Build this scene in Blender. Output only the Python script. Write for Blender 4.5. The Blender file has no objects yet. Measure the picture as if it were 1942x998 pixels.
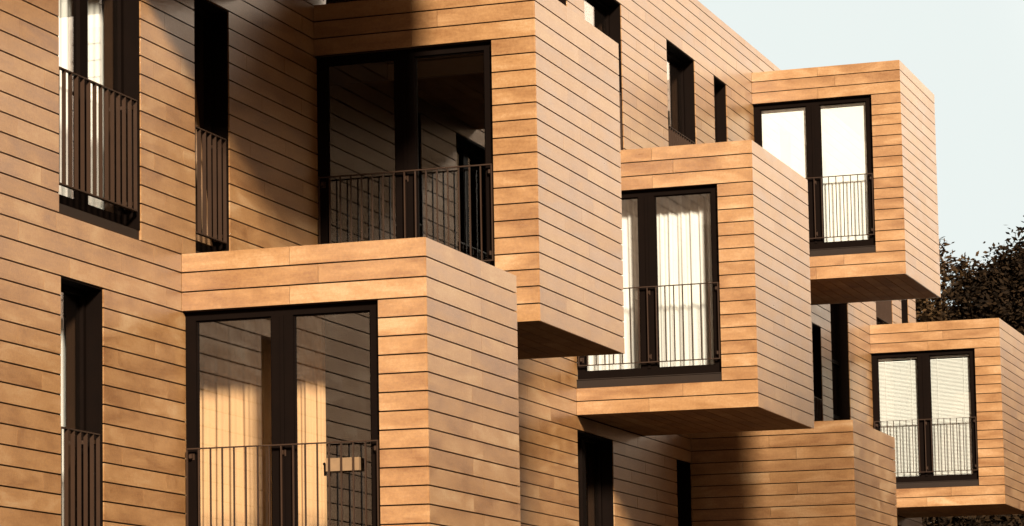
import bpy, math, random
from math import sin, cos, pi, radians
from mathutils import Vector, Matrix, noise

random.seed(7)
S = bpy.context.scene

# ------------------------------------------------------------------ camera
GROUND = -6.35
CAM = (-19.639, -10.823, -4.756)
YAW, PITCH, ROLL = 0.3822, 0.1087, -0.0089
FPX, CX, CY = 5981.08, 536.886, 739.778          # focal length and principal point for a 1942 px wide picture
cd = bpy.data.cameras.new("camera")
cam = bpy.data.objects.new("camera", cd)
S.collection.objects.link(cam)
S.camera = cam
f = Vector((cos(YAW) * cos(PITCH), sin(YAW) * cos(PITCH), sin(PITCH)))
rt = Vector((sin(YAW), -cos(YAW), 0.0))
up = rt.cross(f)
r2 = rt * cos(ROLL) + up * sin(ROLL)
u2 = -rt * sin(ROLL) + up * cos(ROLL)
M = Matrix((r2, u2, -f)).transposed().to_4x4()
M.translation = Vector(CAM)
cam.matrix_world = M
cd.sensor_fit = 'HORIZONTAL'
cd.sensor_width = 36.0
cd.lens = FPX / 1942.0 * 36.0
cd.shift_x = (971.0 - CX) / 1942.0
cd.shift_y = (CY - 499.0) / 1942.0
cd.clip_start = 0.1
cd.clip_end = 3000.0

# ------------------------------------------------------------------ light
SKY_GAIN = 0.22
SKY_FILL_RIGHT = 2.9  # gain of the added sky patch out of view
CLOUD = (2.80, 3.02, 2.95)
SUN_EL, SUN_AZ = radians(25.0), radians(30.0)     # SUN_AZ: away from the -X axis towards -Y
to_sun = Vector((-cos(SUN_AZ) * cos(SUN_EL), -sin(SUN_AZ) * cos(SUN_EL), sin(SUN_EL)))
world = bpy.data.worlds.new("World")
S.world = world
world.use_nodes = True
nt = world.node_tree
nt.nodes.clear()
sky = nt.nodes.new('ShaderNodeTexSky')
sky.sky_type = 'NISHITA'
sky.sun_disc = False
sky.sun_elevation = SUN_EL
sky.sun_rotation = math.atan2(to_sun.x, to_sun.y)
sky.air_density = 1.0
sky.dust_density = 2.5
sky.ozone_density = 1.0
hs = nt.nodes.new('ShaderNodeHueSaturation')
hs.inputs['Saturation'].default_value = 0.15
hs.inputs['Value'].default_value = SKY_GAIN
# a bank of bright thin cloud fills the sky beyond the building
tcw = nt.nodes.new('ShaderNodeTexCoord')
dot = nt.nodes.new('ShaderNodeVectorMath'); dot.operation = 'DOT_PRODUCT'
dot.inputs[1].default_value = (0.94, 0.34, 0.0)
cn = nt.nodes.new('ShaderNodeTexNoise'); cn.inputs['Scale'].default_value = 2.2; cn.inputs['Detail'].default_value = 6
nt.links.new(tcw.outputs['Generated'], dot.inputs[0])
nt.links.new(tcw.outputs['Generated'], cn.inputs['Vector'])
ma = nt.nodes.new('ShaderNodeMath'); ma.operation = 'MULTIPLY_ADD'
nt.links.new(cn.outputs[0], ma.inputs[0]); ma.inputs[1].default_value = 0.12
nt.links.new(dot.outputs['Value'], ma.inputs[2])
mr = nt.nodes.new('ShaderNodeMapRange'); mr.interpolation_type = 'SMOOTHSTEP'
mr.inputs['From Min'].default_value = 0.72; mr.inputs['From Max'].default_value = 0.96
nt.links.new(ma.outputs[0], mr.inputs['Value'])
mc = nt.nodes.new('ShaderNodeMix'); mc.data_type = 'RGBA'
mc.inputs[7].default_value = CLOUD + (1,)
# bright patch added low in the unseen right-hand sky to pale the outer faces
dot2 = nt.nodes.new('ShaderNodeVectorMath'); dot2.operation = 'DOT_PRODUCT'
dot2.inputs[1].default_value = (cos(radians(18)) * cos(radians(-17)), cos(radians(18)) * sin(radians(-17)), sin(radians(18)))
nt.links.new(tcw.outputs['Generated'], dot2.inputs[0])
mr2 = nt.nodes.new('ShaderNodeMapRange'); mr2.interpolation_type = 'SMOOTHSTEP'
mr2.inputs['From Min'].default_value = 0.90; mr2.inputs['From Max'].default_value = 0.985
mr2.inputs['To Min'].default_value = 1.0; mr2.inputs['To Max'].default_value = SKY_FILL_RIGHT
nt.links.new(dot2.outputs['Value'], mr2.inputs['Value'])
mr3 = nt.nodes.new('ShaderNodeMapRange'); mr3.interpolation_type = 'SMOOTHSTEP'
mr3.inputs['From Min'].default_value = 0.90; mr3.inputs['From Max'].default_value = 0.97
nt.links.new(dot2.outputs['Value'], mr3.inputs['Value'])
mxx = nt.nodes.new('ShaderNodeMath'); mxx.operation = 'MAXIMUM'
nt.links.new(mr.outputs[0], mxx.inputs[0]); nt.links.new(mr3.outputs[0], mxx.inputs[1])
cs = nt.nodes.new('ShaderNodeVectorMath'); cs.operation = 'SCALE'
cw = nt.nodes.new('ShaderNodeMix'); cw.data_type = 'RGBA'
cw.inputs[6].default_value = CLOUD + (1,)
cw.inputs[7].default_value = (3.4, 2.72, 2.05, 1)          # the added patch is tinted warm
nt.links.new(mr3.outputs[0], cw.inputs[0])
nt.links.new(cw.outputs[2], cs.inputs[0])
nt.links.new(mr2.outputs[0], cs.inputs['Scale'])
nt.links.new(cs.outputs[0], mc.inputs[7])
bg = nt.nodes.new('ShaderNodeBackground')
bg.inputs['Strength'].default_value = 0.10
wo = nt.nodes.new('ShaderNodeOutputWorld')
nt.links.new(sky.outputs[0], hs.inputs['Color'])
nt.links.new(mxx.outputs[0], mc.inputs[0])
tint = nt.nodes.new('ShaderNodeVectorMath'); tint.operation = 'MULTIPLY'   # warm evening haze
tint.inputs[1].default_value = (1.0, 0.66, 0.40)
nt.links.new(hs.outputs[0], tint.inputs[0])
nt.links.new(tint.outputs[0], mc.inputs[6])
nt.links.new(mc.outputs[2], bg.inputs[0])
nt.links.new(bg.outputs[0], wo.inputs[0])

sl = bpy.data.lights.new("sun", 'SUN')
sl.energy = 5.0
sl.angle = radians(7.0)
sl.color = (1.0, 0.93, 0.79)
so = bpy.data.objects.new("sun", sl)
so.rotation_euler = to_sun.to_track_quat('Z', 'Y').to_euler()
so.location = (-30, -30, 30)
S.collection.objects.link(so)

S.cycles.diffuse_bounces = 1
S.view_settings.view_transform = 'Standard'
S.view_settings.look = 'None'
S.view_settings.exposure = 1.58
S.view_settings.gamma = 1.0


# ------------------------------------------------------------------ helpers
def link(o):
    S.collection.objects.link(o)
    return o


def tag(o, label=None, cat=None, group=None, kind=None):
    if label: o["label"] = label
    if cat: o["category"] = cat
    if group: o["group"] = group
    if kind: o["kind"] = kind
    return o


def empty(name, loc):
    o = link(bpy.data.objects.new(name, None))
    o.location = loc
    return o


class MB:
    def __init__(self):
        self.v, self.f = [], []

    def face(self, pts):
        n = len(self.v)
        self.v += [tuple(p) for p in pts]
        self.f.append(tuple(range(n, n + len(pts))))

    def box(self, x0, x1, y0, y1, z0, z1):
        n = len(self.v)
        self.v += [(x0, y0, z0), (x1, y0, z0), (x1, y1, z0), (x0, y1, z0),
                   (x0, y0, z1), (x1, y0, z1), (x1, y1, z1), (x0, y1, z1)]
        for q in ((0, 3, 2, 1), (4, 5, 6, 7), (0, 1, 5, 4), (1, 2, 6, 5), (2, 3, 7, 6), (3, 0, 4, 7)):
            self.f.append(tuple(n + i for i in q))

    def prism(self, base, z0, z1):
        """vertical prism over a counter-clockwise (x, y) outline"""
        n, k = len(self.v), len(base)
        self.v += [(x, y, z0) for x, y in base] + [(x, y, z1) for x, y in base]
        self.f.append(tuple(n + i for i in reversed(range(k))))
        self.f.append(tuple(n + k + i for i in range(k)))
        for i in range(k):
            j = (i + 1) % k
            self.f.append((n + i, n + j, n + k + j, n + k + i))

    def tube(self, pts, rad, sides=7, cap=True):
        n0 = len(self.v)
        for i, p in enumerate(pts):
            p = Vector(p)
            a = Vector(pts[max(i - 1, 0)]); b = Vector(pts[min(i + 1, len(pts) - 1)])
            d = (b - a).normalized()
            s = d.cross(Vector((0, 0, 1)) if abs(d.z) < 0.9 else Vector((1, 0, 0))).normalized()
            t = d.cross(s)
            for k in range(sides):
                w = 2 * pi * k / sides
                self.v.append(tuple(p + (s * cos(w) + t * sin(w)) * rad[i]))
        for i in range(len(pts) - 1):
            for k in range(sides):
                a = n0 + i * sides + k; b = n0 + i * sides + (k + 1) % sides
                self.f.append((a, b, b + sides, a + sides))
        if cap:
            self.f.append(tuple(n0 + k for k in reversed(range(sides))))
            e = n0 + (len(pts) - 1) * sides
            self.f.append(tuple(e + k for k in range(sides)))

    def build(self, name, mat, parent=None, origin=None, smooth=False):
        """the mesh is given in world coordinates; it is stored about its own origin"""
        me = bpy.data.meshes.new(name)
        o = Vector(origin) if origin is not None else (
            Vector((0, 0, 0)) if parent is not None else Vector((
                (min(p[0] for p in self.v) + max(p[0] for p in self.v)) / 2,
                (min(p[1] for p in self.v) + max(p[1] for p in self.v)) / 2,
                min(p[2] for p in self.v))))
        if parent is not None:
            o = WORLD_POS[parent.name]
        me.from_pydata([(p[0] - o.x, p[1] - o.y, p[2] - o.z) for p in self.v], [], self.f)
        me.update()
        me.materials.append(mat)
        if smooth:
            for p in me.polygons: p.use_smooth = True
        ob = link(bpy.data.objects.new(name, me))
        if parent is not None:
            ob.parent = parent
        else:
            ob.location = o
        WORLD_POS[ob.name] = o.copy()
        return ob


WORLD_POS = {}


def thing(name, loc, label, cat, group=None):
    o = tag(empty(name, loc), label, cat, group)
    WORLD_POS[o.name] = Vector(loc)
    return o


def slab(mb, axis, d0, d1, us, zs, hole):
    """wall of real thickness on a (u, z) grid; cells whose centre is in a hole are left open"""
    us = sorted(set(us)); zs = sorted(set(zs))
    nu, nz = len(us) - 1, len(zs) - 1
    solid = [[not hole((us[i] + us[i + 1]) / 2, (zs[j] + zs[j + 1]) / 2) for j in range(nz)] for i in range(nu)]

    def P(d, u, z): return (u, d, z) if axis == 'y' else (d, u, z)

    def ok(i, j): return 0 <= i < nu and 0 <= j < nz and solid[i][j]
    for i in range(nu):
        for j in range(nz):
            if not solid[i][j]: continue
            a, b, c, e = us[i], us[i + 1], zs[j], zs[j + 1]
            mb.face([P(d0, a, c), P(d0, b, c), P(d0, b, e), P(d0, a, e)])
            mb.face([P(d1, a, c), P(d1, a, e), P(d1, b, e), P(d1, b, c)])
            if not ok(i - 1, j): mb.face([P(d0, a, c), P(d0, a, e), P(d1, a, e), P(d1, a, c)])
            if not ok(i + 1, j): mb.face([P(d0, b, c), P(d1, b, c), P(d1, b, e), P(d0, b, e)])
            if not ok(i, j - 1): mb.face([P(d0, a, c), P(d1, a, c), P(d1, b, c), P(d0, b, c)])
            if not ok(i, j + 1): mb.face([P(d0, a, e), P(d0, b, e), P(d1, b, e), P(d1, a, e)])


# ------------------------------------------------------------------ materials
def mat_new(name):
    m = bpy.data.materials.new(name)
    m.use_nodes = True
    n = m.node_tree
    n.nodes.clear()
    return m, n, n.nodes.new('ShaderNodeOutputMaterial')


def plain(name, col, rough=0.5, spec=0.5, metallic=0.0, var=0.25, scale=6.0, bump=0.0):
    m, n, out = mat_new(name)
    p = n.nodes.new('ShaderNodeBsdfPrincipled')
    tc = n.nodes.new('ShaderNodeTexCoord')
    nz = n.nodes.new('ShaderNodeTexNoise')
    nz.inputs['Scale'].default_value = scale
    nz.inputs['Detail'].default_value = 5
    mx = n.nodes.new('ShaderNodeMix'); mx.data_type = 'RGBA'
    mx.inputs[6].default_value = tuple(c * (1 - var) for c in col) + (1,)
    mx.inputs[7].default_value = tuple(min(1, c * (1 + var)) for c in col) + (1,)
    n.links.new(tc.outputs['Object'], nz.inputs['Vector'])
    n.links.new(nz.outputs[0], mx.inputs[0])
    n.links.new(mx.outputs[2], p.inputs['Base Color'])
    p.inputs['Roughness'].default_value = rough
    p.inputs['Specular IOR Level'].default_value = spec
    p.inputs['Metallic'].default_value = metallic
    if bump:
        b = n.nodes.new('ShaderNodeBump'); b.inputs['Strength'].default_value = bump
        b.inputs['Distance'].default_value = 0.01
        n.links.new(nz.outputs[0], b.inputs['Height']); n.links.new(b.outputs[0], p.inputs['Normal'])
    n.links.new(p.outputs[0], out.inputs[0])
    return m


def stone_mat(name="sandstone_boards", sawn=False):
    m, n, out = mat_new(name)
    N, L = n.nodes.new, n.links.new
    p = N('ShaderNodeBsdfPrincipled')
    geo = N('ShaderNodeNewGeometry')
    rnd = geo.outputs['Random Per Island']
    # every board has its own piece of the veined stone
    off = N('ShaderNodeVectorMath'); off.operation = 'SCALE'
    comb = N('ShaderNodeCombineXYZ')
    L(rnd, comb.inputs[0]); L(rnd, comb.inputs[1]); L(rnd, comb.inputs[2])
    L(comb.outputs[0], off.inputs[0]); off.inputs['Scale'].default_value = 37.0
    add = N('ShaderNodeVectorMath'); add.operation = 'ADD'
    L(geo.outputs['Position'], add.inputs[0]); L(off.outputs[0], add.inputs[1])
    mp = N('ShaderNodeMapping')
    mp.inputs['Scale'].default_value = (0.9, 0.9, 3.2)
    mp.inputs['Rotation'].default_value = (radians(18), radians(-20), 0)
    L(add.outputs[0], mp.inputs['Vector'])
    n1 = N('ShaderNodeTexNoise'); n1.inputs['Scale'].default_value = 1.5; n1.inputs['Detail'].default_value = 4
    n1.inputs['Distortion'].default_value = 0.8
    L(mp.outputs[0], n1.inputs['Vector'])
    n2 = N('ShaderNodeTexNoise'); n2.inputs['Scale'].default_value = 140; n2.inputs['Detail'].default_value = 3
    L(add.outputs[0], n2.inputs['Vector'])
    n3 = N('ShaderNodeTexNoise'); n3.inputs['Scale'].default_value = 1.0; n3.inputs['Detail'].default_value = 4
    mp3 = N('ShaderNodeMapping'); mp3.inputs['Scale'].default_value = (2.6, 2.6, 0.45)      # rain streaks
    L(geo.outputs['Position'], mp3.inputs['Vector']); L(mp3.outputs[0], n3.inputs['Vector'])
    # value = veins + board tone + grain + slow weathering
    def mul(sock, k, c):
        q = N('ShaderNodeMath'); q.operation = 'MULTIPLY_ADD'
        L(sock, q.inputs[0]); q.inputs[1].default_value = k; q.inputs[2].default_value = c
        return q.outputs[0]

    def plus(a, b):
        q = N('ShaderNodeMath'); q.operation = 'ADD'; L(a, q.inputs[0]); L(b, q.inputs[1]); return q.outputs[0]
    mp2 = N('ShaderNodeMapping'); mp2.inputs['Scale'].default_value = (2.0, 2.0, 16.0)
    mp2.inputs['Rotation'].default_value = (radians(9), radians(-11), 0)
    L(add.outputs[0], mp2.inputs['Vector'])
    n4 = N('ShaderNodeTexNoise'); n4.inputs['Scale'].default_value = 2.2; n4.inputs['Detail'].default_value = 6
    n4.inputs['Roughness'].default_value = 0.65; n4.inputs['Distortion'].default_value = 1.4
    L(mp2.outputs[0], n4.inputs['Vector'])
    n5 = N('ShaderNodeTexNoise'); n5.inputs['Scale'].default_value = 42; n5.inputs['Detail'].default_value = 4
    L(add.outputs[0], n5.inputs['Vector'])
    v = plus(mul(n1.outputs[0], 1.25, -0.43), mul(rnd, 0.27, 0.045))
    v = plus(v, mul(n4.outputs[0], 0.55, -0.27))
    v = plus(v, mul(n5.outputs[0], 0.50, -0.25))
    v = plus(v, mul(n2.outputs[0], 0.45, -0.22))
    v = plus(v, mul(n3.outputs[0], 0.45, -0.22))
    cr = N('ShaderNodeValToRGB')
    cr.color_ramp.elements[0].position = 0.0
    cr.color_ramp.elements[0].color = (0.122, 0.050, 0.016, 1)
    cr.color_ramp.elements[1].position = 1.0
    cr.color_ramp.elements[1].color = (0.312, 0.196, 0.100, 1)
    e = cr.color_ramp.elements.new(0.5); e.color = (0.216, 0.106, 0.039, 1)
    L(v, cr.inputs[0])
    L(cr.outputs[0], p.inputs['Base Color'])
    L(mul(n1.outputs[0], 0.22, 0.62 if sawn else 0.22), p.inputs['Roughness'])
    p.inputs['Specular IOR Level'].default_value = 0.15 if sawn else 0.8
    b = N('ShaderNodeBump'); b.inputs['Strength'].default_value = 0.25; b.inputs['Distance'].default_value = 0.004
    L(n2.outputs[0], b.inputs['Height']); L(b.outputs[0], p.inputs['Normal'])
    L(p.outputs[0], out.inputs[0])
    return m


def glass_mat():
    m, n, out = mat_new("window_glass")
    t = n.nodes.new('ShaderNodeBsdfTransparent'); t.inputs[0].default_value = (0.93, 0.93, 0.91, 1)
    g = n.nodes.new('ShaderNodeBsdfGlossy'); g.inputs['Roughness'].default_value = 0.0
    g.inputs[0].default_value = (1, 1, 1, 1)
    lw = n.nodes.new('ShaderNodeLayerWeight'); lw.inputs['Blend'].default_value = 0.5
    pw = n.nodes.new('ShaderNodeMath'); pw.operation = 'POWER'; pw.inputs[1].default_value = 5.0
    fr = n.nodes.new('ShaderNodeMath'); fr.operation = 'MULTIPLY_ADD'      # Schlick, the same from both sides
    fr.inputs[1].default_value = 0.92; fr.inputs[2].default_value = 0.075
    n.links.new(lw.outputs['Facing'], pw.inputs[0]); n.links.new(pw.outputs[0], fr.inputs[0])
    mx = n.nodes.new('ShaderNodeMixShader')
    n.links.new(fr.outputs[0], mx.inputs[0]); n.links.new(t.outputs[0], mx.inputs[1]); n.links.new(g.outputs[0], mx.inputs[2])
    n.links.new(mx.outputs[0], out.inputs[0])
    return m


def cloth_mat(name, col, trans):
    m, n, out = mat_new(name)
    N, L = n.nodes.new, n.links.new
    d = N('ShaderNodeBsdfDiffuse'); t = N('ShaderNodeBsdfTranslucent')
    tc = N('ShaderNodeTexCoord'); nz = N('ShaderNodeTexNoise')
    mp = N('ShaderNodeMapping'); mp.inputs['Scale'].default_value = (9, 9, 0.6)
    L(tc.outputs['Object'], mp.inputs[0]); L(mp.outputs[0], nz.inputs['Vector']); nz.inputs['Scale'].default_value = 2.0
    mxc = N('ShaderNodeMix'); mxc.data_type = 'RGBA'
    mxc.inputs[6].default_value = tuple(c * 0.86 for c in col) + (1,)
    mxc.inputs[7].default_value = tuple(min(1, c * 1.08) for c in col) + (1,)
    L(nz.outputs[0], mxc.inputs[0])
    L(mxc.outputs[2], d.inputs[0]); L(mxc.outputs[2], t.inputs[0])
    mx = N('ShaderNodeMixShader'); mx.inputs[0].default_value = trans
    L(d.outputs[0], mx.inputs[1]); L(t.outputs[0], mx.inputs[2]); L(mx.outputs[0], out.inputs[0])
    return m


def leaf_mat(name, dark, light):
    m, n, out = mat_new(name)
    N, L = n.nodes.new, n.links.new
    geo = N('ShaderNodeNewGeometry')
    cr = N('ShaderNodeValToRGB')
    cr.color_ramp.elements[0].color = dark + (1,); cr.color_ramp.elements[1].color = light + (1,)
    L(geo.outputs['Random Per Island'], cr.inputs[0])
    p = N('ShaderNodeBsdfPrincipled'); p.inputs['Roughness'].default_value = 0.85; p.inputs['Specular IOR Level'].default_value = 0.1
    L(cr.outputs[0], p.inputs['Base Color'])
    t = N('ShaderNodeBsdfTranslucent'); L(cr.outputs[0], t.inputs[0])
    mx = N('ShaderNodeMixShader'); mx.inputs[0].default_value = 0.2
    L(p.outputs[0], mx.inputs[1]); L(t.outputs[0], mx.inputs[2]); L(mx.outputs[0], out.inputs[0])
    return m


STONE = stone_mat()
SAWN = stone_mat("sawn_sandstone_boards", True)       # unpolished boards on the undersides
CORE = plain("bitumen_backing", (0.026, 0.012, 0.006), 0.9, 0.1)
FRAME = plain("bronze_frame", (0.0025, 0.0009, 0.0003), 0.8, 0.04, var=0.3)
SILL = plain("bronze_sill", (0.010, 0.0045, 0.0018), 0.6, 0.15)
STEEL = plain("bronze_railing", (0.020, 0.0085, 0.0034), 0.6, 0.15)
SASH = plain("pale_sash", (0.16, 0.085, 0.04), 0.5, 0.3)
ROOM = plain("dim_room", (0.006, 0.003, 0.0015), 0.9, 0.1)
GLASS = glass_mat()
BEIGE = cloth_mat("beige_curtain_cloth", (0.52, 0.305, 0.160), 0.15)
WHITE = cloth_mat("white_curtain_cloth", (0.70, 0.665, 0.63), 0.2)
BLINDW = plain("white_blind", (0.56, 0.55, 0.53), 0.6, 0.3, var=0.04)
WOOD = plain("weathered_box_wood", (0.125, 0.070, 0.032), 0.6, 0.3, var=0.3, scale=12)
BARK = plain("bark", (0.07, 0.042, 0.024), 0.9, 0.2, var=0.5, scale=9, bump=0.5)
LEAF_D = leaf_mat("dark_leaves", (0.004, 0.002, 0.0006), (0.020, 0.010, 0.0035))
LEAF_L = leaf_mat("lighter_leaves", (0.008, 0.004, 0.0013), (0.055, 0.029, 0.011))
GRAVEL = plain("roof_gravel", (0.20, 0.16, 0.12), 0.95, 0.1, scale=60)
PAVE = plain("dark_ground", (0.022, 0.015, 0.009), 0.95, 0.05, var=0.4, scale=1.5, bump=0.3)

# ------------------------------------------------------------------ ground
g = MB(); g.box(-900, 900, -900, 900, GROUND - 0.5, GROUND)
tag(g.build("ground", PAVE, origin=(0, 0, GROUND)), kind="structure")

# ------------------------------------------------------------------ the building
L0, L1, L2 = -0.64, 2.225, 5.07           # heights of the three cornice lines
ROOF = 5.508
D = 2.225                                 # how far the bays stand out
GAP = 0.0065                              # half of the open joint between courses
TH = 0.022                                # board thickness
XW0, XW1 = -7.0, 39.04

# course lines of the whole elevation, from roof to ground
joints = [ROOF, 5.40, 5.245]
for top in (L2, L1, L0, L0 - 2.865, L0 - 5.73):
    first = 0.145 if top == L2 else 0.162
    joints += [top + (0.02 if top == L2 else 0), top - first, top - first - 0.169, top - first - 0.338]
    z = top - first - 0.338
    low = {L2: L1, L1: L0, L0: L0 - 2.865}.get(top, top - 2.865)
    h = (z - low) / 15.0
    joints += [z - h * k for k in range(1, 15)]
joints = [z for z in joints if z > GROUND + 0.05] + [GROUND + 0.02]
joints = sorted(set(round(z, 4) for z in joints), reverse=True)


def header(top): return top - (0.145 if top == L2 else 0.162) - 0.338


def bottom(top): return top - 3.19


# name, X0, X1, cornice, has window
BAYS = [("near", 4.967, 7.454, L0, True), ("tall", 8.152, 11.02, L1, True), ("middle", 16.762, 19.79, L1, True),
        ("high", 26.282, 29.11, L2, True), ("right", 34.661, 37.48, L1, True), ("low", 22.178, 25.065, L0, False),
        ("over", 3.42, 6.29, L2, True)]
# facade openings: xa, xb, zb, zt, kind
OPEN = {
    "WA": (2.57, 4.14, L0 + 0.01, header(L1)), "WB": (5.275, 6.055, L0 + 0.01, header(L1)),
    "WC": (2.60, 3.395, L0 - 2.865, header(L0)),
    "W1": (15.14, 16.69, L1, header(L2)), "W2": (17.44, 19.12, L1 + 0.005, header(L2)),
    "W3": (21.355, 22.87, L1 + 0.005, header(L2)), "W4": (23.95, 24.695, L1 + 0.005, header(L2)),
    "W5": (30.03, 30.685, L0 + 0.01, header(L1)), "W6": (31.456, 32.87, L0 + 0.01, header(L2)),
    "W7": (35.28, 36.78, L1 + 0.005, header(L2)), "W8": (37.637, 38.306, L1 + 0.005, header(L2)),
    "W9": (16.78, 18.33, L0 - 2.865, header(L0)), "W10": (21.40, 22.17, L0 - 2.865, header(L0)),
    "W11": (33.3, 34.64, L0 - 2.865, header(L0)), "W12": (35.2, 38.2, L0 - 2.865, header(L0)),
}
LIN = 0.10        # facade boards run this far behind a bay's face

BLD = thing("apartment_building", (16.0, 5.0, GROUND),
            "sandstone clad apartment building with boxy projecting bays and dark framed windows", "building")


def facade_blocked(u, z):
    for xa, xb, za, zt in OPEN.values():
        if xa < u < xb and za < z < zt: return True
    for _, x0, x1, top, _ in BAYS:
        if x0 + LIN < u < x1 - 0.02 and bottom(top) + 0.03 < z < top - 0.02: return True
    return False


us = [XW0 + 0.02, XW1 - 0.02]; zs = [GROUND, ROOF - 0.02]
for xa, xb, za, zt in OPEN.values(): us += [xa, xb]; zs += [za, zt]
for _, x0, x1, top, _ in BAYS: us += [x0 + LIN, x1 - 0.02]; zs += [bottom(top) + 0.03, top - 0.02]
mb = MB(); slab(mb, 'y', TH, 0.34, us, zs, facade_blocked)
core = mb.build("facade_wall", CORE, BLD)


def boards_y(mb, yf, yb, z0, z1, segs, row, length=1.85):
    """courses of boards on a plane of constant y, split into lengths"""
    for a, b in segs:
        cuts = [a]
        off = (0.0, 0.95, 0.43, 1.30, 0.70)[row % 5]
        x = math.floor((a - off) / length) * length + off + length
        while x < b - 0.2:
            if x > a + 0.2: cuts.append(x + 0.04 * sin(row * 3.1 + x))
            x += length
        cuts.append(b)
        for i in range(len(cuts) - 1):
            g0 = 0.0016 if i else 0.0
            g1 = 0.0016 if i < len(cuts) - 2 else 0.0
            dy = 0.0012 * random.random()
            mb.box(cuts[i] + g0, cuts[i + 1] - g1, yf + dy, yb, z0, z1)


cl = MB()
for r in range(len(joints) - 1):
    z1, z0 = joints[r] - GAP, joints[r + 1] + GAP
    zc = (z0 + z1) / 2
    free = [(XW0, XW1)]
    blocks = [(xa, xb) for xa, xb, za, zt in OPEN.values() if za - 0.03 < zc < zt + 0.01]
    blocks += [(x0 + LIN - 0.02, x1) for _, x0, x1, top, _ in BAYS if bottom(top) < zc < top]
    for a, b in sorted(blocks):
        nf = []
        for s, e in free:
            if b <= s or a >= e: nf.append((s, e)); continue
            if a > s: nf.append((s, a))
            if b < e: nf.append((b, e))
        free = nf
    boards_y(cl, 0.0, TH - 0.001, z0, z1, [s for s in free if s[1] - s[0] > 0.03], r)
    # gable end
    cl.box(XW1 - TH + 0.001, XW1, TH, 9.0, z0, z1)
cl.build("facade_cladding", STONE, core)

rf = MB()
rf.box(XW0, XW1 - 0.03, 0.35, 10.0, ROOF - 0.35, ROOF - 0.15)
rf.build("roof", GRAVEL, BLD)
bw = MB(); bw.box(XW0, XW1 - 0.03, 9.7, 10.0, GROUND, ROOF - 0.4)
bw.box(XW1 - 0.3, XW1 - 0.025, 0.345, 9.69, GROUND, ROOF - 0.4)
bw.build("rear_wall", CORE, BLD)


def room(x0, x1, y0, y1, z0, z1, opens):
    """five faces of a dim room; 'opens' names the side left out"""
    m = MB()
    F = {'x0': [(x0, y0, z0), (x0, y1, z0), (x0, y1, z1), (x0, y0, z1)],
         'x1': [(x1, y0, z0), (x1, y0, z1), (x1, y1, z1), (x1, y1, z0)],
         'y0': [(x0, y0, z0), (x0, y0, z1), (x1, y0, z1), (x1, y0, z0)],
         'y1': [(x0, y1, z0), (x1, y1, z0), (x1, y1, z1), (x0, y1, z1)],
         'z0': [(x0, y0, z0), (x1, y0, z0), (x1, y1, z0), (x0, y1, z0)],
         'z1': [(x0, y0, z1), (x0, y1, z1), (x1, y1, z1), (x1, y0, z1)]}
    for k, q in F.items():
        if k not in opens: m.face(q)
    return m.build("room_lining", ROOM, BLD)


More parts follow.
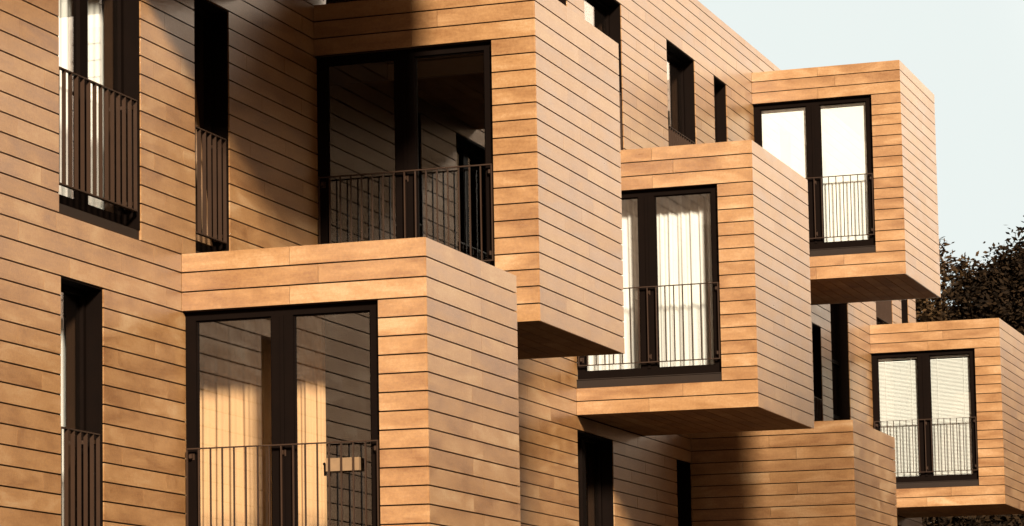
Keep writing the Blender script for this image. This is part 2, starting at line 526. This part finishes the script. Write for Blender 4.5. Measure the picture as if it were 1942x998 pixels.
# ---- the projecting bays
def make_bay(key, x0, x1, top, has_win):
    zb = bottom(top)
    hd = header(top)
    wz = top - 2.865 if top != L2 else L1          # window sill line
    yo, yw = -D, -1.795
    c = MB()
    hole = (lambda u, z: yw < u < 0 and wz < z < hd) if has_win else (lambda u, z: False)
    slab(c, 'x', x0 + TH, x0 + 0.2, [yo + TH, yw, 0.0], [zb + TH, wz, hd, top - 0.012], hole)
    c.box(x0 + 0.2, x1 - TH, yo + TH, yo + 0.2, zb + TH, top - 0.012)
    c.box(x1 - 0.2, x1 - TH, yo + 0.2, 0.0, zb + TH, top - 0.012)
    c.box(x0 + 0.2, x1 - 0.2, yo + 0.2, 0.0, zb + TH, zb + 0.2)
    c.box(x0 + 0.2, x1 - 0.2, yo + 0.2, 0.0, top - 0.2, top - 0.02)
    bay = c.build("bay", CORE, BLD)
    tag(bay, {"near": "large sandstone bay in front, its top at mid height, with a beige curtained window",
              "tall": "tall bay with a deep dark window, partly in shadow",
              "middle": "pale bay with a white curtained window",
              "high": "highest bay against the sky with white blinds",
              "right": "rightmost bay with slatted blinds",
              "low": "low bay without a window in its flank",
              "over": None}[key])
    jl = [top] + [z for z in joints if zb + 0.05 < z < top - 0.05] + [zb]
    s = MB()
    ch = 0.011
    n = len(jl) - 1
    for r in range(n):
        z1 = jl[r] - (GAP if r else 0.0)
        z0 = jl[r + 1] + (GAP if r < n - 1 else 0.0)
        full = (jl[r + 1] > hd - 0.02) or (jl[r] < wz + 0.02) or not has_win
        inner = -0.002 if full else yw
        cut = []
        if full:
            if has_win:
                cut = [-(1.26 if r in (1,) else 1.0)] if r < 3 else [-(1.32 if r == n - 2 else 0.9)]
            else:
                cut = [(-0.71, -1.08, -1.45)[r % 3]]
        edges = [yo] + sorted(cut) + [inner]
        for i in range(len(edges) - 1):
            a = edges[i] + (0.0018 if i else 0)
            b = edges[i + 1] - (0.0018 if i < len(edges) - 2 else 0)
            dx = 0.0012 * random.random() if i else 0
            if i == 0:   # mitred and slightly chamfered at the outer corner
                s.prism([(x0, yo + ch), (x0 + ch, yo), (x0 + TH - 0.001, yo), (x0 + TH - 0.001, b), (x0, b)], z0, z1)
            else:
                s.box(x0 + dx, x0 + TH - 0.001, a, b, z0, z1)
        # outer face
        w = x1 - x0
        k = (0.585, 0.47, 0.585, 0.47)[r % 4] if key in ("near", "low") else (0.36, 0.64, 0.50, 0.30, 0.58)[r % 5]
        xm = x0 + w * k
        s.box(x0 + TH, xm - 0.0016, yo, yo + TH - 0.001, z0, z1)
        s.box(xm + 0.0016, x1, yo + 0.0008 * random.random(), yo + TH - 0.001, z0, z1)
        # far side
        s.box(x1 - TH + 0.001, x1, yo + TH, -0.002, z0, z1)
    s.build("bay_cladding", STONE, bay)
    # soffit boards run along the front
    so_ = MB()
    y = yo + TH
    while y < -0.02:
        y2 = min(y + 0.17, -0.003)
        xm = x0 + (x1 - x0) * (0.35 + 0.3 * random.random())
        so_.box(x0 + TH, xm - 0.002, y + 0.005, y2 - 0.003, zb + 0.002, zb + TH - 0.001)
        so_.box(xm + 0.002, x1 - TH, y + 0.005, y2 - 0.003, zb + 0.002, zb + TH - 0.001)
        y += 0.17
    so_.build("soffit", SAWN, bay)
    # gravel roof
    gr = MB(); gr.box(x0 + 0.22, x1 - 0.22, yo + 0.22, -0.01, top - 0.018, top - 0.006)
    gr.build("bay_roof", GRAVEL, bay)
    if has_win:
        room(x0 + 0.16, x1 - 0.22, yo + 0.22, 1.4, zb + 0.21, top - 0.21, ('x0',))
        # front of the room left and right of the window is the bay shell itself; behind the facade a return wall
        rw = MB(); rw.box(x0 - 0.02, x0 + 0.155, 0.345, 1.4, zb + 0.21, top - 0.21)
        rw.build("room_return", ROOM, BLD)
        bay_window(key, x0, yw, wz, hd)
        bay_rail(x0, yw, wz)


def bay_window(key, x0, yw, z0, z1):
    fx0, fx1 = x0 + 0.075, x0 + 0.145
    ya, yb = yw + 0.004, -0.002
    zs0 = z0 + 0.10
    w = MB()
    HT, SD, BT = 0.075, 0.095, 0.10
    w.box(fx0, fx1, ya, yb, z1 - HT, z1 - 0.004)                 # head
    w.box(fx0, fx1, ya, yb, zs0, zs0 + BT)                       # bottom
    w.box(fx0, fx1, ya, ya + SD, zs0 + BT, z1 - HT)              # right stile
    w.box(fx0, fx1, yb - SD, yb, zs0 + BT, z1 - HT)              # left stile
    ym = (ya + yb) / 2
    w.box(fx0, fx1, ym - 0.10, ym + 0.10, zs0 + BT, z1 - HT)     # meeting stiles
    w.box(fx0 - 0.012, fx0 - 0.001, ym - 0.018, ym + 0.018, zs0 + BT, z1 - HT)   # cover strip
    # slim inner beads
    for a, b in ((ya + SD, ym - 0.10), (ym + 0.10, yb - SD)):
        w.box(fx0 + 0.022, fx0 + 0.05, a, a + 0.014, zs0 + BT, z1 - HT)
        w.box(fx0 + 0.022, fx0 + 0.05, b - 0.014, b, zs0 + BT, z1 - HT)
        w.box(fx0 + 0.022, fx0 + 0.05, a + 0.014, b - 0.014, z1 - HT - 0.014, z1 - HT)
        w.box(fx0 + 0.022, fx0 + 0.05, a + 0.014, b - 0.014, zs0 + BT, zs0 + BT + 0.014)
    fr = w.build("window", FRAME, BLD)
    for a, b in ((ya + SD, ym - 0.10), (ym + 0.10, yb - SD)):
        p = MB()
        p.box(fx0 + 0.034, fx0 + 0.040, a + 0.005, b - 0.005, zs0 + BT + 0.005, z1 - HT - 0.005)
        p.build("pane", GLASS, fr)
    s = MB()
    s.box(x0 + 0.028, fx1, ya, yb, z0 + 0.002, zs0 - 0.004)
    s.box(x0 + 0.018, x0 + 0.074, ya, yb, zs0 - 0.003, zs0 + 0.006)
    s.build("sill", SILL, fr)


def repeat(o, offsets):
    for d in offsets:
        c = o.copy(); link(c); c.parent = o.parent
        c.location = Vector(o.location) + Vector(d)


def rails(r, xa, xb, ya, yb, zl, zt, axis):
    """hand rail with the two flat end posts and the bottom rail: one welded frame"""
    t = 0.011
    r.box(xa, xb, ya, yb, zt - t, zt)
    r.box(xa, xb, ya, yb, zl, zl + t)
    if axis == 'y':
        r.box(xa + 0.002, xb - 0.002, ya, ya + 0.006, zl + t, zt - t)
        r.box(xa + 0.002, xb - 0.002, yb - 0.006, yb, zl + t, zt - t)
    else:
        r.box(xa, xa + 0.006, ya + 0.002, yb - 0.002, zl + t, zt - t)
        r.box(xb - 0.006, xb, ya + 0.002, yb - 0.002, zl + t, zt - t)
    return r.build("railing", STEEL, BLD)


def bay_rail(x0, yw, z0):
    ya, yb = yw + 0.018, -0.030
    xa, xb = x0 + 0.004, x0 + 0.030
    zt, zl = z0 + 1.185, z0 + 0.265
    r = MB()
    ra = rails(r, xa, xb, ya, yb, zl, zt, 'y')
    n = 16
    ys = [ya + 0.006 + (yb - ya - 0.012) * i / n for i in range(n + 1)]
    b = MB(); b.box(xa + 0.004, xb - 0.004, ys[0] - 0.0055, ys[0] + 0.0055, zl + 0.010, zt - 0.010)
    repeat(b.build("baluster", STEEL, ra), [(0, y - ys[0], 0) for y in ys[1:]])
    y, z = ya + 0.03, zl + 0.06
    b = MB()
    b.box(xb - 0.004, x0 + 0.066, y - 0.012, y + 0.012, z, z + 0.035)
    b.box(x0 + 0.066, x0 + 0.074, y - 0.022, y + 0.022, z - 0.012, z + 0.047)
    dz = zt - 0.085 - z
    repeat(b.build("bracket", STEEL, ra), [(0, q - y, w) for q in (y, (ya + yb) / 2, yb - 0.03) for w in (0, dz) if (q, w) != (y, 0)])


for bspec in BAYS: make_bay(*bspec)


# ---- windows of the long wall
def wall_window(key, rail=True, sashes=None, tilt=False, transoms=()):
    xa, xb, z0, z1 = OPEN[key]
    y0, y1 = 0.155, 0.225
    sashes = sashes or (2 if xb - xa > 1.0 else 1)
    w = MB()
    F = 0.06
    w.box(xa + 0.002, xb - 0.002, y0, y1, z1 - F, z1 - 0.002)
    w.box(xa + 0.002, xb - 0.002, y0, y1, z0 + 0.08, z0 + 0.20)
    w.box(xa + 0.002, xa + F, y0, y1, z0 + 0.20, z1 - F)
    w.box(xb - F, xb - 0.002, y0, y1, z0 + 0.20, z1 - F)
    for t in transoms:
        w.box(xa + F, xb - F, y0 - 0.01, y1, t - 0.03, t + 0.03)
    fr = None
    spans = []
    if sashes == 2:
        xm = (xa + xb) / 2
        w.box(xm - 0.075, xm + 0.075, y0, y1, z0 + 0.20, z1 - F)
        spans = [(xa + F, xm - 0.075), (xm + 0.075, xb - F)]
    else:
        spans = [(xa + F, xb - F)]
    # dark metal lining of the reveal
    w.box(xb - 0.012, xb - 0.002, 0.012, y0 - 0.001, z0 + 0.08, z1 - 0.003)
    w.box(xa + 0.002, xa + 0.012, 0.012, y0 - 0.001, z0 + 0.08, z1 - 0.003)
    w.box(xa + 0.013, xb - 0.013, 0.012, y0 - 0.001, z1 - 0.013, z1 - 0.003)
    fr = w.build("window", FRAME, BLD)
    for a, b in spans:
        if tilt:
            s = MB()
            zz0, zz1 = z0 + 0.215, z1 - F - 0.004
            for p in ((a, a + 0.06, zz0, zz1), (b - 0.06, b, zz0, zz1), (a + 0.06, b - 0.06, zz1 - 0.06, zz1), (a + 0.06, b - 0.06, zz0, zz0 + 0.06)):
                s.box(p[0], p[1], 0.150, 0.205, p[2], p[3])
            gl = MB(); gl.box(a + 0.055, b - 0.055, 0.174, 0.180, zz0 + 0.055, zz1 - 0.055)
            ta = radians(6)
            for m_ in (s, gl):
                m_.v = [(x, 0.15 + (y - 0.15) * cos(ta) + (z - zz0) * sin(ta), zz0 + (z - zz0) * cos(ta) - (y - 0.15) * sin(ta)) for x, y, z in m_.v]
            so_ = s.build("tilted_sash", SASH, fr)
            gl.build("pane", GLASS, fr)
        else:
            p = MB(); p.box(a - 0.004, b + 0.004, y0 + 0.03, y0 + 0.036, z0 + 0.196, z1 - F + 0.004)
            p.build("pane", GLASS, fr)
    s = MB()
    s.box(xa + 0.004, xb - 0.004, 0.03, y1, z0 + 0.002, z0 + 0.078)
    s.build("sill", SILL, fr)
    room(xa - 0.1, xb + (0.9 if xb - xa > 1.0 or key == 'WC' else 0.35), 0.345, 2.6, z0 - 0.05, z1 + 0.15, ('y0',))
    if rail:
        r = MB()
        zt, zl = z0 + 1.17, z0 + 0.225
        ya, yb = 0.0, 0.036
        a, b = xa + 0.012, xb - 0.075
        ra = rails(r, a, b, ya, yb, zl, zt, 'x')
        n = max(3, round((b - a) / 0.118))
        xs = [a + (b - a) * i / n for i in range(1, n)]
        bl = MB(); bl.box(xs[0] - 0.004, xs[0] + 0.004, ya + 0.001, yb - 0.001, zl + 0.012, zt - 0.012)
        repeat(bl.build("baluster", STEEL, ra), [(x - xs[0], 0, 0) for x in xs[1:]])
        x, z = a + 0.03, zl + 0.05
        bk = MB(); bk.box(x - 0.012, x + 0.012, yb - 0.002, 0.154, z, z + 0.03)
        repeat(bk.build("bracket", STEEL, ra), [(b - 0.03 - x, 0, 0), (0, 0, zt - 0.08 - z), (b - 0.03 - x, 0, zt - 0.08 - z)])


for k in OPEN:
    if k == "W6": wall_window(k, rail=False, sashes=1, transoms=(1.35, 0.42))
    elif k in ("W4", "W8", "W11", "W12"): wall_window(k, rail=False)
    elif k in ("W3", "W2"): wall_window(k, sashes=1)
    elif k == "WB": wall_window(k, tilt=True)
    else: wall_window(k)

# ------------------------------------------------------------------ curtains and blinds (each hangs by itself)
def pleats(n, seed):
    rr = random.Random(seed)
    ph = [rr.random() * 6.28 for _ in range(4)]
    return lambda t: (0.022 * sin(n * 6.28 * t + ph[0] + 0.9 * sin(5 * t + ph[1])) + 0.012 * sin(2.3 * n * 6.28 * t + ph[2]) + 0.008 * sin(0.41 * n * 6.28 * t + ph[3]))


def curtain(axis, d, a, b, z0, z1, n, mat, label, group=None, seed=1, thick=0.004):
    """pleated cloth; axis 'x': hangs at x = d and spans y a..b; axis 'y': at y = d, spans x a..b"""
    fn = pleats(n, seed)
    cols, rows = max(24, int(n * 14)), 10
    m = MB()
    lay = []
    for side in (0, 1):
        base = len(m.v)
        for i in range(cols + 1):
            t = i / cols
            for j in range(rows + 1):
                q = j / rows
                amp = 1.0 - 0.45 * q
                off = fn(t + 0.012 * (1 - q) * sin(7 * t)) * amp + side * thick
                u = a + (b - a) * t
                z = z0 + (z1 - z0) * q
                m.v.append((d + off, u, z) if axis == 'x' else (u, d + off, z))
        lay.append(base)
        for i in range(cols):
            for j in range(rows):
                p = base + i * (rows + 1) + j
                q4 = (p, p + rows + 1, p + rows + 2, p + 1)
                m.f.append(q4 if side else tuple(reversed(q4)))
    o = m.build("curtain", mat, smooth=True)
    return tag(o, label, "curtain", group)


def bay_x(i): return BAYS[i][1]


def hem(top): return (top - 2.865 if top != L2 else L1) + 0.12


zc0, zc1 = hem(L0), header(L0) + 0.05
curtain('x', bay_x(0) + 1.05, -0.42, 0.46, zc0, zc1, 6, BEIGE, "wide beige curtain behind the left pane of the large front bay window", "beige curtains of the front bay", 3)
curtain('x', bay_x(0) + 1.05, -0.90, -0.45, zc0, zc1, 4, BEIGE, "narrow beige curtain behind the right pane of the large front bay window", "beige curtains of the front bay", 4)
zc0, zc1 = hem(L1), header(L1) + 0.05
curtain('x', bay_x(2) + 0.42, -0.78, 0.12, zc0, zc1, 6, WHITE, "white pleated curtain behind the left pane of the middle bay, partly hidden", "white curtains of the middle bay", 5)
curtain('x', bay_x(2) + 0.42, -1.66, -0.80, zc0, zc1, 7, WHITE, "white pleated curtain fully drawn behind the right pane of the middle bay", "white curtains of the middle bay", 8)
curtain('y', 0.40, 2.95, 3.80, L0 + 0.15, header(L1), 5, WHITE, "white curtain in the left half of the wide window at top left", "white curtains at top left", 9)
curtain('y', 0.40, 3.86, 4.62, L0 + 0.15, header(L1), 4, WHITE, "white curtain in the right half of the wide window at top left", "white curtains at top left", 10)
curtain('y', 0.40, 3.20, 3.74, L0 - 2.75, header(L0) - 0.2, 3, WHITE, "narrow white curtain in the slim window at lower left", None, 11)
curtain('y', 0.40, 18.22, 18.62, L0 - 2.75, header(L0), 2, BEIGE, "bunched beige curtain in the shaded door below the middle bay", None, 12)
curtain('y', 0.40, 22.95, 23.50, L1 + 0.15, header(L2), 3, WHITE, "pale curtain in the railed window under the roof edge", None, 13)
curtain('y', 0.40, 19.15, 19.55, L1 + 0.15, header(L2), 2, WHITE, "pale curtain in the window above the tall bay roof", None, 14)


def roller(x, ya, yb, z0, z1, label, group):
    t = thing("roller_blind", (x, (ya + yb) / 2, z0), label, "blind", group)
    m = MB(); m.box(x + 0.012, x + 0.015, ya, yb, z0 + 0.03, z1 - 0.045); m.build("blind_cloth", BLINDW, t)
    m = MB(); m.box(x, x + 0.04, ya, yb, z1 - 0.035, z1); m.build("head_rail", BLINDW, t)
    m = MB(); m.box(x + 0.004, x + 0.024, ya, yb, z0, z0 + 0.028); m.build("bottom_bar", BLINDW, t)


def venetian(x, ya, yb, z0, z1, label, group):
    t = thing("venetian_blind", (x, (ya + yb) / 2, z0), label, "blind", group)
    m = MB()
    z = z0 + 0.04
    while z < z1 - 0.06:
        w, th = 0.0135, radians(50)
        dx, dz = w * cos(th), w * sin(th)
        for s in (0.0, 0.0012):
            q = [(x + 0.02 - dx, ya, z - dz + s), (x + 0.02 - dx, yb, z - dz + s), (x + 0.02 + dx, yb, z + dz + s), (x + 0.02 + dx, ya, z + dz + s)]
            m.face(q if s else q[::-1])
        z += 0.0235
    m.build("slats", BLINDW, t)
    m = MB(); m.box(x, x + 0.04, ya, yb, z1 - 0.035, z1); m.build("head_rail", BLINDW, t)
    m = MB(); m.box(x + 0.008, x + 0.030, ya, yb, z0, z0 + 0.02); m.build("bottom_rail", BLINDW, t)
    m = MB()
    for y in (ya + 0.12, yb - 0.12): m.box(x + 0.004, x + 0.006, y - 0.004, y + 0.004, z0 + 0.02, z1 - 0.035)
    m.build("cord", BLINDW, t)


def panes(): 
    ya, yb = -1.791, -0.002
    ym = (ya + yb) / 2
    return (ym + 0.10, yb - 0.095), (ya + 0.095, ym - 0.10)


(pl0, pl1), (pr0, pr1) = panes()
for i, fn, g_, what in ((3, roller, "white roller blinds of the highest bay", "plain white roller blind in the {} pane of the highest bay against the sky"),
                       (4, venetian, "white slatted blinds of the rightmost bay", "white slatted blind in the {} pane of the rightmost bay")):
    x = bay_x(i) + 0.155
    top = BAYS[i][3]
    z0 = (L1 if top == L2 else top - 2.865) + 0.205
    z1 = header(top) - 0.078
    fn(x, pl0 + 0.006, pl1 - 0.006, z0, z1, what.format("left"), g_)
    fn(x, pr0 + 0.006, pr1 - 0.006, z0, z1, what.format("right"), g_)

# ------------------------------------------------------------------ the little box on the front bay's railing
x0 = bay_x(0)
t = thing("railing_box", (x0 + 0.05, -1.45, -2.565), "small pale wooden box hung behind the railing of the large front bay", "box")
m = MB()
m.box(x0 + 0.031, x0 + 0.039, -1.60, -1.30, -2.565, -2.455)
m.box(x0 + 0.062, x0 + 0.070, -1.60, -1.30, -2.565, -2.455)
m.box(x0 + 0.039, x0 + 0.062, -1.60, -1.592, -2.565, -2.455)
m.box(x0 + 0.039, x0 + 0.062, -1.308, -1.30, -2.565, -2.455)
m.box(x0 + 0.039, x0 + 0.062, -1.592, -1.308, -2.565, -2.555)
m.build("box_body", WOOD, t)
m = MB()
m.tube([(x0 + 0.03, -1.285, -2.50), (x0 + 0.055, -1.285, -2.51), (x0 + 0.055, -1.285, -2.60)], [0.012, 0.014, 0.012], 8)
m.build("clamp", FRAME, t)


# ------------------------------------------------------------------ trailing plant on the roof of the tall bay
def blade(m, p, d, length, droop, w, seg=6):
    p = Vector(p); d = Vector(d).normalized()
    side = d.cross(Vector((0, 0, 1))).normalized()
    prev = None
    for i in range(seg + 1):
        t = i / seg
        c = p + d * length * t + Vector((0, 0, 0.10 * sin(pi * min(t * 1.6, 1)) - droop * t * t))
        ww = w * sin(pi * (0.12 + 0.86 * t)) + 0.002
        cur = (c - side * ww, c + side * ww + Vector((0, 0, 0.006)))
        if prev: m.face([prev[0], cur[0], cur[1], prev[1]])
        prev = cur


t = thing("trailing_plant", (8.42, -0.34, L1 - 0.006), "leafy potted plant trailing over the roof edge of the tall shaded bay", "plant")
m = MB()
m.box(8.34, 8.54, -0.62, -0.06, L1 - 0.004, L1 + 0.20)
m.box(8.325, 8.555, -0.635, -0.045, L1 + 0.201, L1 + 0.23)
m.build("planter", WOOD, t)
m = MB()
rr = random.Random(5)
for i in range(60):
    y = rr.uniform(-0.62, -0.04)
    blade(m, (8.40, y, L1 + 0.22), (-1, rr.uniform(-0.7, 0.7), 0.1), rr.uniform(0.16, 0.24), rr.uniform(0.10, 0.25), rr.uniform(0.010, 0.020))
for i in range(40):
    y = rr.uniform(-0.62, -0.04)
    a = rr.uniform(0, 6.28)
    blade(m, (8.44, y, L1 + 0.22), (cos(a), sin(a), 0.9), rr.uniform(0.15, 0.3), 0.05, 0.016)
m.build("leaves", LEAF_L, t)


# ------------------------------------------------------------------ trees
def leaf_quads(m, c, n, spread, size, rr):
    for _ in range(n):
        p = c + Vector((rr.gauss(0, spread), rr.gauss(0, spread), rr.gauss(0, spread * 0.8)))
        a = Vector((rr.gauss(0, 1), rr.gauss(0, 1), rr.gauss(0, 0.6))).normalized()
        b = a.cross(Vector((rr.gauss(0, 1), rr.gauss(0, 1), rr.gauss(0, 1)))).normalized()
        l = size * rr.uniform(0.7, 1.3)
        w = l * 0.42
        m.face([p - a * l * 0.5, p + b * w * 0.5 - a * l * 0.05, p + a * l * 0.5, p - b * w * 0.5 - a * l * 0.05])


def tree(name, base, height, crown, blobs, n_leaf, size, leafm, label, seed):
    """blobs: (centre, radius, clusters); trunk and limbs reach into each of them"""
    rr = random.Random(seed)
    base = Vector(base)
    t = thing(name, base, label, "tree", None if "street" in label else "trees behind the building")
    tr = MB()
    topp = base + Vector((rr.uniform(-.3, .3), rr.uniform(-.3, .3), height))
    pts = [base + (topp - base) * q + Vector((0.12 * sin(5 * q), 0.12 * cos(4 * q), 0)) for q in (0, .2, .4, .6, .8, 1)]
    tr.tube(pts, [crown * 0.075 * (1 - 0.75 * q) for q in (0, .2, .4, .6, .8, 1)], 9)
    lf = MB()
    for c, rad, ncl in blobs:
        c = Vector(c)
        k = rr.uniform(0.45, 0.9)
        s = base + (topp - base) * k
        mid = s.lerp(c, 0.5) + Vector((0, 0, 0.25))
        tr.tube([s, mid, c], [0.10, 0.065, 0.03], 6)
        for _ in range(ncl):
            d = Vector((rr.gauss(0, 1), rr.gauss(0, 1), rr.gauss(0, 1))).normalized()
            e = c + d * rad * (rr.random() ** 0.45)
            tr.tube([c, c.lerp(e, 0.55) + Vector((0, 0, 0.08)), e], [0.026, 0.016, 0.008], 4, cap=False)
            leaf_quads(lf, e, n_leaf, 0.17 + 0.05 * rad, size, rr)
    tr.build("trunk", BARK, t)
    lf.build("crown", leafm, t)
    return t


rr = random.Random(21)
bl = [((60.5, 0.2, 5.2), 1.5, 60), ((60, 1.3, 4.9), 1.1, 45), ((59.5, -0.6, 6.2), 1.2, 50), ((60, 0.6, 6.1), 0.9, 40), ((60.5, 1.9, 4.2), 1.0, 45),
      ((60, 0.2, 3.4), 1.4, 60), ((60, 2.2, 3.2), 1.1, 45), ((60, -0.2, 6.6), 0.8, 22), ((60, 1.2, 6.7), 0.6, 14), ((60, 0.7, 6.9), 0.7, 18), ((60, 1.9, 6.3), 0.5, 9), ((60, 2.5, 5.9), 0.5, 7), ((60, 1.7, 5.6), 0.8, 22), ((60.5, -1.6, 4.8), 1.5, 60), ((59.5, -1.2, 2.6), 1.5, 50), ((60, 1.2, 2.2), 1.5, 60),
      ((60, 0.5, 0.8), 1.5, 60), ((60, -1.0, 0.4), 1.4, 50), ((61, 2.4, 1.4), 1.3, 45)]
tree("tree", (60.3, 0.2, GROUND), 11.0, 4.0, bl, 120, 0.17, LEAF_D, "dark dense tree at the right edge above the rightmost bay", 31)
bl = [((72, 5.4, 6.0), 1.2, 50), ((72, 4.6, 7.0), 1.0, 30), ((72, 5.2, 8.7), 0.6, 9), ((72, 5.4, 7.7), 0.6, 9), ((72, 4.2, 8.0), 0.7, 9), ((72.5, 6.6, 6.3), 1.3, 50), ((72, 3.6, 6.4), 1.1, 45),
      ((72, 6.0, 4.6), 1.5, 60), ((72, 4.2, 4.8), 1.5, 55), ((72, 5.0, 3.2), 1.5, 50), ((72, 7.6, 5.2), 1.4, 40), ((72, 7.4, 7.6), 1.0, 24), ((72, 6.6, 7.2), 0.9, 30), ((72, 5.9, 6.8), 0.9, 30)]
tree("tree", (72.5, 5.4, GROUND), 13.0, 4.0, bl, 70, 0.19, LEAF_L, "lighter loose tree whose sprigs show beside the highest bay", 33)
bl = [((46, 0.9, -1.2), 1.0, 50), ((46, 0.0, -0.9), 1.0, 50), ((46, -0.9, -1.3), 1.0, 50), ((46, 1.9, -1.2), 1.0, 50), ((46, 2.6, -1.9), 1.0, 40),
      ((46.5, 0.4, -2.2), 1.2, 60), ((46.5, 1.7, -2.3), 1.1, 50), ((46.5, -1.5, -2.0), 1.1, 50), ((46, 0.2, -3.4), 1.3, 50)]
tree("tree", (46.2, 0.3, GROUND), 4.6, 1.6, bl, 110, 0.16, LEAF_D, "small dark tree showing below the rightmost bay", 35)

# unseen street tree, added so its thin crown dims the low bay
bl = [((8.9, -8.8, 5.0), 1.2, 60), ((9.6, -9.4, 5.6), 1.0, 40), ((8.3, -8.3, 4.4), 1.0, 40), ((8.6, -9.6, 6.1), 0.9, 40)]
tree("tree", (9.0, -9.3, GROUND), 8.0, 1.8, bl, 9, 0.12, LEAF_L, "thin street tree added out of view to shade the low bay", 41)

# ------------------------------------------------------------------ a wooded slope across the street, outside the picture, seen in the glass
m = MB()
rr = random.Random(77)
for i in range(150):
    a = radians(-150 + 150 * i / 149.0) + rr.uniform(-0.02, 0.02)
    dist = rr.uniform(125, 165)
    cx, cy = 10 + dist * cos(a), dist * sin(a)
    if cy > -12: cy = -12 - rr.uniform(0, 10)
    R, h = rr.uniform(6, 10), rr.uniform(17, 22)
    n0 = len(m.v); nu, nv = 12, 8
    for j in range(nv + 1):
        for k in range(nu):
            th, ph = pi * j / nv, 2 * pi * k / nu
            d = Vector((sin(th) * cos(ph), sin(th) * sin(ph), cos(th)))
            q = 1 + 0.35 * noise.noise(d * 1.7 + Vector((i * 3.1, 0, 0))) + 0.18 * noise.noise(d * 4.3 + Vector((0, i * 2.3, 0)))
            m.v.append((cx + d.x * R * q, cy + d.y * R * q, GROUND + h * 0.5 + d.z * h * 0.55 * q))
    for j in range(nv):
        for k in range(nu):
            p, p2 = n0 + j * nu + k, n0 + j * nu + (k + 1) % nu
            m.f.append((p, p + nu, p2 + nu, p2))
wd = m.build("far_wood", plain("far_foliage", (0.020, 0.012, 0.005), 0.9, 0.1, var=0.6, scale=0.4), origin=(0, -100, GROUND))
tag(wd, "dark wooded slope far across the street", "wood", kind="stuff")
